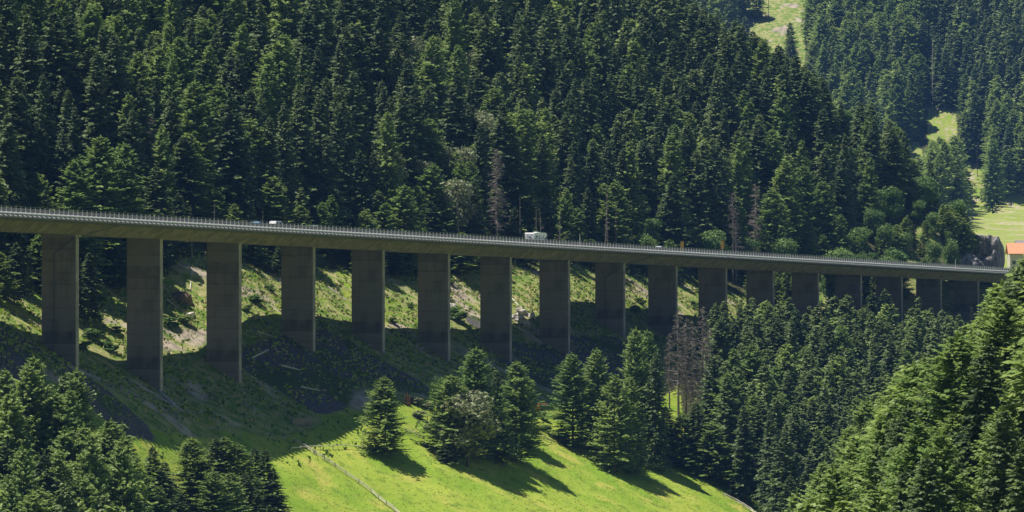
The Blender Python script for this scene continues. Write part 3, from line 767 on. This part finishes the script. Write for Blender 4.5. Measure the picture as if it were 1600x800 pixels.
for t in sel:
    f_ = fam[t['kind']]; L_ = mesh_of[t['kind']]; cr, tr, h0 = L_[t['var'] % len(L_)]
    sc = t['H']/h0; wsc = t['wid']*(sc**.55)
    if f_ == 'broad': wsc = t['wid']*sc**.8
    r = empty({'spruce': 'spruce_tree', 'larch': 'larch_tree', 'broad': 'broadleaf_tree'}[f_], (t['x'], t['y'], t['z']), t['rz'], (wsc, wsc, sc))
    tag(r, t['fl'], 'tree', t['grp']); child('trunk', tr, r); child('crown', cr, r)
# --- everything else: woods as single objects
def wood_mesh(name, L_, lows, lowl, label):
    QQ = []; TT = []; MI = []; rg = np.random.default_rng(7)
    for t in L_:
        f_ = fam[t['kind']]; pool = lowl if f_ != 'spruce' else lows; q, tt = pool[t['var'] % len(pool)]
        c, s_ = math.cos(t['rz']), math.sin(t['rz']); sc = t['H']/24; ws = t['wid']*sc**.55
        X = q[:, :, 0]*ws; Y = q[:, :, 1]*ws
        QQ.append(np.stack([X*c-Y*s_+t['x'], X*s_+Y*c+t['y'], q[:, :, 2]*sc+t['z']], -1)); TT.append(np.clip(tt+rg.uniform(0, .55), 0, 1.5)); MI.append(np.full(len(q), 0 if f_ == 'spruce' else 1))
        tq = trunk_q(t['H'], .26, 4, 1)+np.array([t['x'], t['y'], t['z']]); QQ.append(tq); TT.append(np.zeros(len(tq))); MI.append(np.full(len(tq), 2))
    me = quad_mesh(name, np.concatenate(QQ), [M_SP, M_LA, M_BARK], np.concatenate(TT), np.concatenate(MI))
    o = bpy.data.objects.new(name, me); COL.objects.link(o); tag(o, label, 'woodland', kind='stuff'); return o
rest = [t for t in trees if t['i'] not in selid]
nearr = [t for t in rest if t['zone'] != 'far' and (t['cnt'] > 0 or t['vis'])]
farr = [t for t in rest if t['zone'] == 'far' and t['vis']]
print('TREES', len(trees), 'sel', len(sel), 'near rest', len(nearr), 'far rest', len(farr), 'spr', sum(fam[t['kind']] == 'spruce' for t in sel))
wood_mesh('forest', nearr, LOWS, LOWL, 'dense dark conifer forest filling the slope behind the viaduct')
if farr: wood_mesh('far_forest', farr, FARS, FARL, 'hazy bluish conifer forest covering the far hillside')

# --- dead trees and snags
for px, top, base, lb in ((1060, 482, 655, 'grey dead spruce, leftmost of the bare ones at the meadow wood edge'), (1082, 500, 665, 'grey dead spruce in the middle of the bare ones'),
                          (1098, 478, 660, 'grey dead spruce, rightmost of the bare ones at the wood edge'), (1072, 496, 650, 'grey dead spruce standing behind the gap of the two left bare ones'), (1108, 510, 660, 'thin grey dead spruce right against the dark wood, beside the bare ones'), (1046, 520, 640, 'short grey dead spruce left of the taller bare ones')):
    x, y, z = hit(px, base); H = (base-top)*y/F; v = rnd.randrange(4)
    r = empty('dead_spruce', (x, y, z), rnd.uniform(0, 6), (H/22*1.1, H/22*1.1, H/22)); tag(r, lb, 'dead tree', 'dead spruces at the wood edge'); child('trunk', DEAD[v][0], r); child('twigs', DEAD[v][1], r)
for px, top, t_, lb in ((1517, 478, 12, 'grey bare dead spruce in front of the seventeenth pier'), (1438, 482, 12, 'small bare dead spruce in front of the sixteenth pier'),
                        (776, 232, -41, 'bare brown dead spruce behind the deck, left of the camper van'), (235, 180, -52, 'bare grey dead spruce above the second pier'), (268, 210, -58, 'bare grey dead spruce above and right of second pier'),
                        (1180, 285, -42, 'bare pale dead spruce behind the deck near the twelfth pier'), (1145, 300, -41, 'bare grey dead spruce behind the deck near the eleventh pier')):
    s = s_at(px, t_); x, y = XY(s, t_); z = float(T(x, y)); H = (P(x, y, z)[1]-top)*y/F; v = rnd.randrange(4)
    r = empty('dead_spruce', (x, y, z), rnd.uniform(0, 6), (H/22*1.15, H/22*1.15, H/22)); tag(r, lb, 'dead tree'); child('trunk', DEAD[v][0], r); child('twigs', DEAD[v][1], r)
for k, (px, top) in enumerate(((718, 300), (755, 310), (813, 305), (838, 318), (846, 325), (945, 300), (950, 296), (963, 322), (875, 322), (745, 325), (410, 330), (300, 320), (1150, 345), (1145, 350), (335, 315))):
    t_ = -36.5-rnd.uniform(0, 2); s = s_at(px, t_); x, y = XY(s, t_); z = float(T(x, y)); H = (P(x, y, z)[1]-top)*y/F
    o = bpy.data.objects.new('bare_trunk', SN[k % 3]); COL.objects.link(o); o.location = (x, y, z); o.rotation_euler = (0, rnd.uniform(-.05, .05), rnd.uniform(0, 6)); o.scale = (1, 1, H/22)
    tag(o, f'bare pale tree trunk at the forest foot behind the deck, {ORD[sorted([718,755,813,838,846,945,950,963,875,745,410,300,1150,1145,335]).index(px)]} from left', 'tree trunk', 'bare trunks at the forest foot')

# ------------------------------------------------------------ shrubs on the slope under the deck
SHR = [(265, 512, 3.2), (288, 506, 2.4), (130, 548, 2.6), (150, 500, 2.2), (143, 530, 3.0), (172, 548, 2.6), (182, 520, 2.0), (398, 474, 2.6), (385, 486, 2.0), (420, 455, 2.0), (160, 470, 1.8),
       (612, 505, 2.0), (640, 480, 1.6), (700, 445, 2.2), (712, 500, 4.2), (1000, 475, 2.6), (992, 488, 2.4), (1084, 478, 2.0), (560, 430, 3), (655, 655, 2.4), (672, 640, 2.8), (688, 660, 3.2), (650, 632, 2.2), (668, 672, 2.0), (846, 655, 2.6), (852, 675, 2.2), (1100, 700, 3), (1125, 715, 3), (1085, 690, 3.2), (1110, 690, 3.5)]
shm = [[quad_mesh('shrub', q*np.array([.3, .3, .11]), [mt], t_) for q, t_, _ in [broadleaf(700+k, 9, 3.4, 2200, .5, 10, .1) for k in range(3)]] for mt in (M_BR, M_PB, M_LA)]
rnd2 = random.Random(8)
for k, (px, py, sz) in enumerate(SHR):
    x, y, z = hit(px, py, 850); mt = 1 if 640 < px < 700 and py > 600 else rnd2.choice((0, 2))
    o = bpy.data.objects.new('shrub', shm[mt][k % 3]); COL.objects.link(o); o.location = (x, y, z-.1); o.scale = (sz*.9, sz*.9, sz*.85); o.rotation_euler[2] = rnd2.uniform(0, 6)
    kk = ORD[int(np.argmin([abs(px-c) for c in PXC]))]
    where = f'on the slope beside the {kk} pier' if py < 560 else ('on the meadow knoll right of the lone conifer' if px < 720 else ('beside the orange wagon' if px < 900 else 'under the dead spruces at the wood edge'))
    tag(o, f"{'big' if sz > 2.5 else 'small'} {'pale grey' if mt == 1 else 'green'} bush {where}", 'bush', 'bushes on the slope')
labs = defaultdict(list)
for o in [o for o in COL.objects if o.name.startswith('shrub')]: labs[o['label']].append(o)
for l, L_ in labs.items():
    if len(L_) > 1:
        L_.sort(key=lambda o: o.location.x/o.location.y)
        for k, o in enumerate(L_): o['label'] = f"{l}, {ORD[k]} of {CN[len(L_)]}"

# ------------------------------------------------------------ rocks
def rock_mat(name, c):
    m, nt, b = newmat(name); tc = N_(nt, 'ShaderNodeTexCoord'); n = N_(nt, 'ShaderNodeTexNoise'); n.inputs['Scale'].default_value = .5; n.inputs['Detail'].default_value = 8
    mp = N_(nt, 'ShaderNodeMapping'); mp.inputs['Scale'].default_value = (1, 1, .5); nt.links.new(tc.outputs['Object'], mp.inputs[0]); nt.links.new(mp.outputs[0], n.inputs['Vector'])
    r = N_(nt, 'ShaderNodeValToRGB'); nt.links.new(n.outputs['Fac'], r.inputs[0])
    r.color_ramp.elements[0].position = .36; r.color_ramp.elements[0].color = tuple(v*.45 for v in c)+(1,); r.color_ramp.elements[1].position = .62; r.color_ramp.elements[1].color = tuple(v*1.25 for v in c)+(1,)
    nt.links.new(r.outputs[0], b.inputs['Base Color']); b.inputs['Roughness'].default_value = .9
    bu = N_(nt, 'ShaderNodeBump'); bu.inputs['Distance'].default_value = .6; nt.links.new(n.outputs['Fac'], bu.inputs['Height']); nt.links.new(bu.outputs[0], b.inputs['Normal'])
    return m
M_RK = rock_mat('grey_rock', (.215, .195, .19)); M_RP = rock_mat('pale_rock', (.48, .44, .40)); M_RB = rock_mat('brown_earth', (.22, .15, .11))
import bmesh
def rock(name, loc, dims, seed, mat, label, rz=0, sub=4, cat='rock'):
    bm = bmesh.new(); bmesh.ops.create_icosphere(bm, subdivisions=sub, radius=1)
    for v in bm.verts:
        c = v.co; a = float(fbm(c.x*1.0+seed, c.y+c.z*1.7, .8, seed, 4)); d = 1+.30*a
        q = c*d; q = Vector((math.copysign(abs(q.x)**.8, q.x), math.copysign(abs(q.y)**.8, q.y), math.copysign(abs(q.z)**.85, q.z)))
        v.co = Vector((q.x*dims[0], q.y*dims[1], q.z*dims[2]))
    me = bpy.data.meshes.new(name); bm.to_mesh(me); bm.free(); me.materials.append(mat)
    o = bpy.data.objects.new(name, me); COL.objects.link(o); o.location = loc; o.rotation_euler[2] = rz; tag(o, label, cat); return o
s = s_at(1538, -24); x, y = XY(s, -24); rock('rock_cliff', (x, y, RD(s, -20)+2.5), (5.6, 10, 11.5), 3, M_RK, 'grey rock cliff rising behind the right end of the viaduct', rz=-.2, sub=5, cat='cliff')
s = s_at(1512, -23); x, y = XY(s, -24); rock('rock_outcrop', (x, y, RD(s, -20)+.5), (5.5, 6, 7.5), 9, M_RK, 'lower grey rock outcrop left of the big cliff behind the bridge end', rz=.3, sub=5)
x, y, z = hit(282, 470, 900); rock('earth_mound', (x, y+1, z-.4), (2.6, 2.0, 2.6), 5, M_RB, 'brown uprooted earth mound on the slope between second and third piers', cat='earth mound')
x, y, z = hit(296, 495, 900); rock('boulder', (x, y+.5, z-.2), (1.3, 1.3, 1.2), 6, M_RP, 'pale boulder at the foot of the brown earth mound')
for k, (px, py, d) in enumerate(((808, 500, 2.2), (818, 508, 2.0), (812, 488, 1.8), (828, 495, 1.6), (705, 480, 1.6))):
    x, y, z = hit(px, py, 900); rock('boulder', (x, y+.5, z-.4), (d, d, d*.9), 11+k, M_RP, ['pale sunlit boulder at the left of the logs beside the eighth pier', 'lowest pale boulder in the sunlit pile left of the eighth pier', 'highest pale boulder in the sunlit pile left of eighth pier', 'rightmost pale boulder in the sunlit pile, against the eighth pier', 'pale boulder beside the sixth pier on the slope'][k])
# fallen logs
logs = [(800, 468, 832, 500), (792, 505, 822, 520), (690, 430, 722, 452), (510, 448, 540, 470), (262, 470, 300, 500), (655, 470, 690, 480), (436, 572, 470, 580), (470, 606, 500, 612), (395, 560, 420, 548), (148, 440, 182, 466), (402, 520, 432, 530), (300, 425, 297, 455)]
for k, (a, b, c, d) in enumerate(logs):
    p, q = Vector(hit(a, b, 900)), Vector(hit(c, d, 900))
    if (p-q).length > 14: q = p+(q-p).normalized()*9
    m = MB(); m.bar((0, 0, .25), q-p+Vector((0, 0, .25)), .24, .13, n=7)
    for j in range(3): u = (q-p)*(.3+.2*j); m.bar(u+Vector((0, 0, .25)), u+Vector((rnd.uniform(-.6, .6), rnd.uniform(-.6, .6), 1.1)), .06, .03, n=4)
    o = m.build('fallen_log', M_WOOD); o.location = p
    kk = ORD[int(np.argmin([abs(a-c_) for c_ in PXC]))]
    tag(o, f"{'sunlit' if b < 520 else 'shaded'} fallen log lying on the {'upper ' if b < 460 else ('lower ' if b > 540 else '')}slope by the {kk} pier{', left one' if k in (10, 4) else (', right one' if k in (3, 9) else '')}", 'log', 'fallen logs on the slope')
# concrete chute at the second pier
p, q = Vector(hit(248, 612, 900)), Vector(hit(272, 634, 900)); m = MB(); m.bar(p-p+Vector((0, 0, .2)), q-p+Vector((0, 0, .2)), .3, .3, n=8)
o = m.build('drain_chute', M_EDGE); o.location = p; tag(o, 'pale concrete drain chute running down from the foot of the second pier', 'drain chute')

# ------------------------------------------------------------ grass tufts
rg = np.random.default_rng(3)
def tufts(name, n, region, hgt, mats, probs, label, cat, wmul=.5, yr=(900, 1500)):
    ux = rg.uniform(-130, 190, n*6); uy = rg.uniform(yr[0], yr[1], n*6); s_, t_ = ST(ux, uy); ok = region(s_, t_, ux, uy); ux, uy = ux[ok][:n], uy[ok][:n]
    uz = T(ux, uy); a = rg.uniform(0, 3.14, len(ux)); h = hgt*rg.uniform(.5, 1.5, len(ux)); w2 = h*wmul*rg.uniform(.7, 1.5, len(ux)); lx, ly = rg.normal(0, .3, len(ux))*h, rg.normal(0, .3, len(ux))*h
    b = np.stack([ux, uy, uz-.05], -1); d = np.stack([np.cos(a)*w2, np.sin(a)*w2, 0*a], -1); up = np.stack([lx, ly, h], -1)
    Q = np.stack([b-d*.6, b+d*.6, b+up+d, b+up-d*.9], 1)
    me = quad_mesh(name, Q, mats, rg.uniform(0, 1, len(ux)), rg.choice(len(mats), len(ux), p=probs))
    o = bpy.data.objects.new(name, me); COL.objects.link(o); tag(o, label, cat, kind='stuff')
M_GR = foliage('grass_blades', (.22, .35, .030), (.38, .47, .06), .4); M_STR = foliage('dry_grass', (.30, .26, .12), (.46, .40, .24), .3); M_WEED = foliage('low_weeds', (.05, .10, .02), (.12, .19, .04), .3)
pxf = lambda x, y: 800+F*x/y
tufts('meadow_grass', 30000, lambda s, t, x, y: (t > 12) & (t < 95) & (s > -40) & (s < 215) & (pxf(x, y) < 1190), .13, [M_GR, M_STR], [.85, .15], 'short bright grass of the meadow', 'grass', 1.0, (930, 1260))
tufts('slope_grass', 42000, lambda s, t, x, y: (t > -40) & (t < 14) & (s > -60) & (s < 640) & (fbm(x, y, 5, 44) > -.25), .38, [M_GR, M_STR, M_WEED], [.42, .28, .30], 'rough tufty grass and weeds on the slope under the viaduct', 'grass', .7)
tufts('slope_weeds', 9000, lambda s, t, x, y: (t > -40) & (t < 30) & (s > -60) & (s < 640) & (fbm(x, y, 9, 47) > .1), .55, [M_WEED, M_LA], [.6, .4], 'low leafy weeds scattered on the slope under the viaduct', 'weeds', .5)

# ------------------------------------------------------------ fences
def fence(pts, label, step=2.6, hgt=1.1, rails=(.95, .55), rmat=None):
    P3 = [Vector(hit(a, b, 850)) for a, b in pts]
    r = empty('wooden_fence', P3[0]); tag(r, label, 'fence', 'wooden fences around the meadow')
    path = [P3[0]]
    for a, b in zip(P3, P3[1:]):
        n = max(1, int((b-a).length/step))
        for k in range(1, n+1):
            p = a.lerp(b, k/n); path.append(Vector((p.x, p.y, float(T(p.x, p.y)))))
    o0 = P3[0]
    for p in path:
        m = MB(); tl = Vector((rnd.uniform(-.08, .08), rnd.uniform(-.08, .08), hgt+rnd.uniform(-.05, .12)))
        m.bar(p-o0-Vector((0, 0, .3)), p-o0+tl, .11, .10, n=6); m.build('post', M_WOOD, r)
    for h in rails:
        for a, b in zip(path, path[1:]):
            m = MB(); j = rnd.uniform(-.08, .08); a_ = a-o0+Vector((0, 0, h+j)); b_ = b-o0+Vector((0, 0, h-j)); d = (b_-a_).normalized()
            m.bar(a_-d*.15+Vector((0, .08, 0)), b_+d*.15+Vector((0, .08, 0)), .10, .085, n=5); m.build('rail', M_WOOD, r)
fence([(460, 692), (490, 712), (540, 744), (580, 772), (615, 800), (640, 822)], 'weathered wooden fence running diagonally down the meadow', hgt=1.15)
fence([(455, 706), (500, 703), (540, 703), (580, 706)], 'thin wooden fence along the upper meadow left of the lone conifer', step=3.4, rails=(.8,))
fence([(634, 676), (650, 682), (662, 688)], 'short dark fence piece between the lone conifer and the clump', step=2.0, rails=(.9, .5))
fence([(838, 684), (862, 694)], 'short fence piece between the clump and the meadow edge row', step=2.0)
fence([(1130, 776), (1150, 786), (1172, 800), (1190, 815)], 'weathered wooden fence at the right foot of the meadow', step=2.4)
x, y, z = hit(566, 690, 900); m = MB(); m.bar((0, 0, -.2), (0, 0, 4.2), .07, .05); o = m.build('wooden_pole', M_WOOD); o.location = hit(565, 712, 900); tag(o, 'thin tall pole in the meadow just left of the lone conifer', 'pole')

# rusty frame and orange wagon
p = hit(637, 634, 900); r = empty('rusty_machine', p, .3); tag(r, 'rusty reddish iron frame machine on the knoll behind the lone conifer', 'machine')
for sx in (-.55, .55):
    m = MB(); m.box((sx, 0, 1.2), (.22, .3, 2.4)); m.build('post', M_RUST, r)
m = MB(); m.box((0, 0, 1.3), (1.5, .25, .2)); m.build('crossbar', M_RUST, r)
m = MB(); m.bar((0, 0, 1.3), (0, 0, 3.2), .1); m.build('mast', M_RUST, r)
m = MB(); m.box((-.6, .1, .35), (2.4, 1.4, .6)); m.build('base', M_RUST, r)
p = hit(842, 645, 900); r = empty('orange_wagon', p, .15); tag(r, 'small orange wagon with a white flat bar between the clump and edge row', 'wagon')
m = MB(); m.box((-.4, 0, 1.5), (1.2, 1.4, 1.1)); m.build('cabin', M_OR2, r)
m = MB(); m.box((.5, 0, 2.15), (3.0, 1.3, .14)); m.build('roof_plate', M_OR2, r)
m = MB(); m.box((1.5, -.5, 1.85), (2.0, .2, .2)); m.build('white_bar', M_WHITE, r)
for sx in (-.7, .6):
    m = MB(); m.bar((sx, -.75, .4), (sx, -.55, .4), .42, n=12); m.build('wheel', M_DARK, r)
m = MB(); m.box((0, 0, .75), (2.4, 1.1, .3)); m.build('chassis', M_RUST, r)
# low stone wall in the shade
p, q = Vector(hit(456, 664, 900)), Vector(hit(500, 664, 900)); q = p+(q-p).normalized()*6.5
m = MB(); d = (q-p); m.box(d/2+Vector((0, 0, .6)), (d.length, .6, 1.9), rz=math.atan2(d.y, d.x)); o = m.build('stone_wall', M_PIER); o.location = p; tag(o, 'low grey retaining wall in the shade above the diagonal fence', 'wall')

# ------------------------------------------------------------ far house
hx, hy = 218.0, 1985.0; hz = -.0085*hy-8
def house(px, py_e, y, w_, dp, eave, ridge, label, mroof, rz=0):
    x = (px-800)/F*y; z0 = float(T(x, y)); r = empty('farmhouse', (x, y, z0), rz); tag(r, label, 'house')
    ze = -(py_e-HY)/F*y-z0
    m = MB(); m.box((0, 0, ze/2-.5), (w_, dp, ze+1)); m.build('wall', M_WALLW, r)
    g = MB(); ov = .9; A_ = [(-dp/2-ov, ze-.35), (0, ze+ridge), (dp/2+ov, ze-.35), (dp/2+ov, ze-.05), (0, ze+ridge+.3), (-dp/2-ov, ze-.05)]
    g.prism(A_, lambda u, p: Vector((u, p[0], p[1])), -w_/2-ov, w_/2+ov); rf = g.build('roof', mroof, r)
    g = MB(); g.box((w_*.2, 1.5, ze+ridge+.2), (.9, .9, 1.8)); g.build('chimney', M_WALLW, rf)
    for k in range(int(w_/3.2)):
        for lv in range(max(1, int(ze/3))):
            fx = -w_/2+1.6+k*3.2; fr = MB(); fr.box((fx, -dp/2-.02, 1.5+lv*2.9), (1.3, .12, 1.4)); fo = fr.build('window', M_BARK, r)
            pn = MB(); pn.box((fx, -dp/2-.1, 1.5+lv*2.9), (1.0, .08, 1.1)); pn.build('pane', M_GLASS, fo)
house(1603, 396, 1960, 14, 11, 0, 4.0, 'farmhouse with a bright orange tiled roof at the right picture edge', M_TILE)
house(1604, 384, 2010, 8, 7, 0, 2.0, 'grey roofed barn just behind the orange roofed farmhouse', M_SHIN)
# poles on the far clearing
for px, b, tp, lb in ((1457, 165, 60, 'thin white mast standing before the far dark forest'), (1541, 300, 266, 'dark wooden power pole beside the clearing above the rock cliff'), (1527, 275, 225, 'tall thin pole left of the dark power pole'), (1201, 30, -5, 'dark power pole on the top left clearing of the far hillside')):
    x, y, z = hit(px, b, 1950); H = (b-tp)*y/F; r = empty('utility_pole', (x, y, z)); tag(r, lb, 'pole'); m = MB(); m.bar((0, 0, -.5), (0, 0, H), .22, .15); m.build('mast', M_WOOD if px == 1457 else M_BARK, r)
    m = MB(); m.box((0, 0, H*.9), (2.2, .16, .16)); m.build('crossarm', M_BARK, r)
# ------------------------------------------------------------ haze
zmax = float(GZm.max())+60
m = MB(); m.box((0, 1350, (zmax-127)/2), (5400, 6000, zmax+127)); m2 = bpy.data.materials.new('haze_air'); m2.use_nodes = True; nt = m2.node_tree
nt.nodes.remove(nt.nodes['Principled BSDF']); pv = nt.nodes.new('ShaderNodeVolumePrincipled'); pv.inputs['Density'].default_value = .000032
pv.inputs['Color'].default_value = (.20, .45, 1, 1); pv.inputs['Anisotropy'].default_value = 0.0
nt.links.new(pv.outputs[0], nt.nodes['Material Output'].inputs['Volume'])
tag(m.build('haze', m2), kind='stuff'); print('ZMAX', zmax, GY.min(), GY.max(), GX.min(), GX.max())
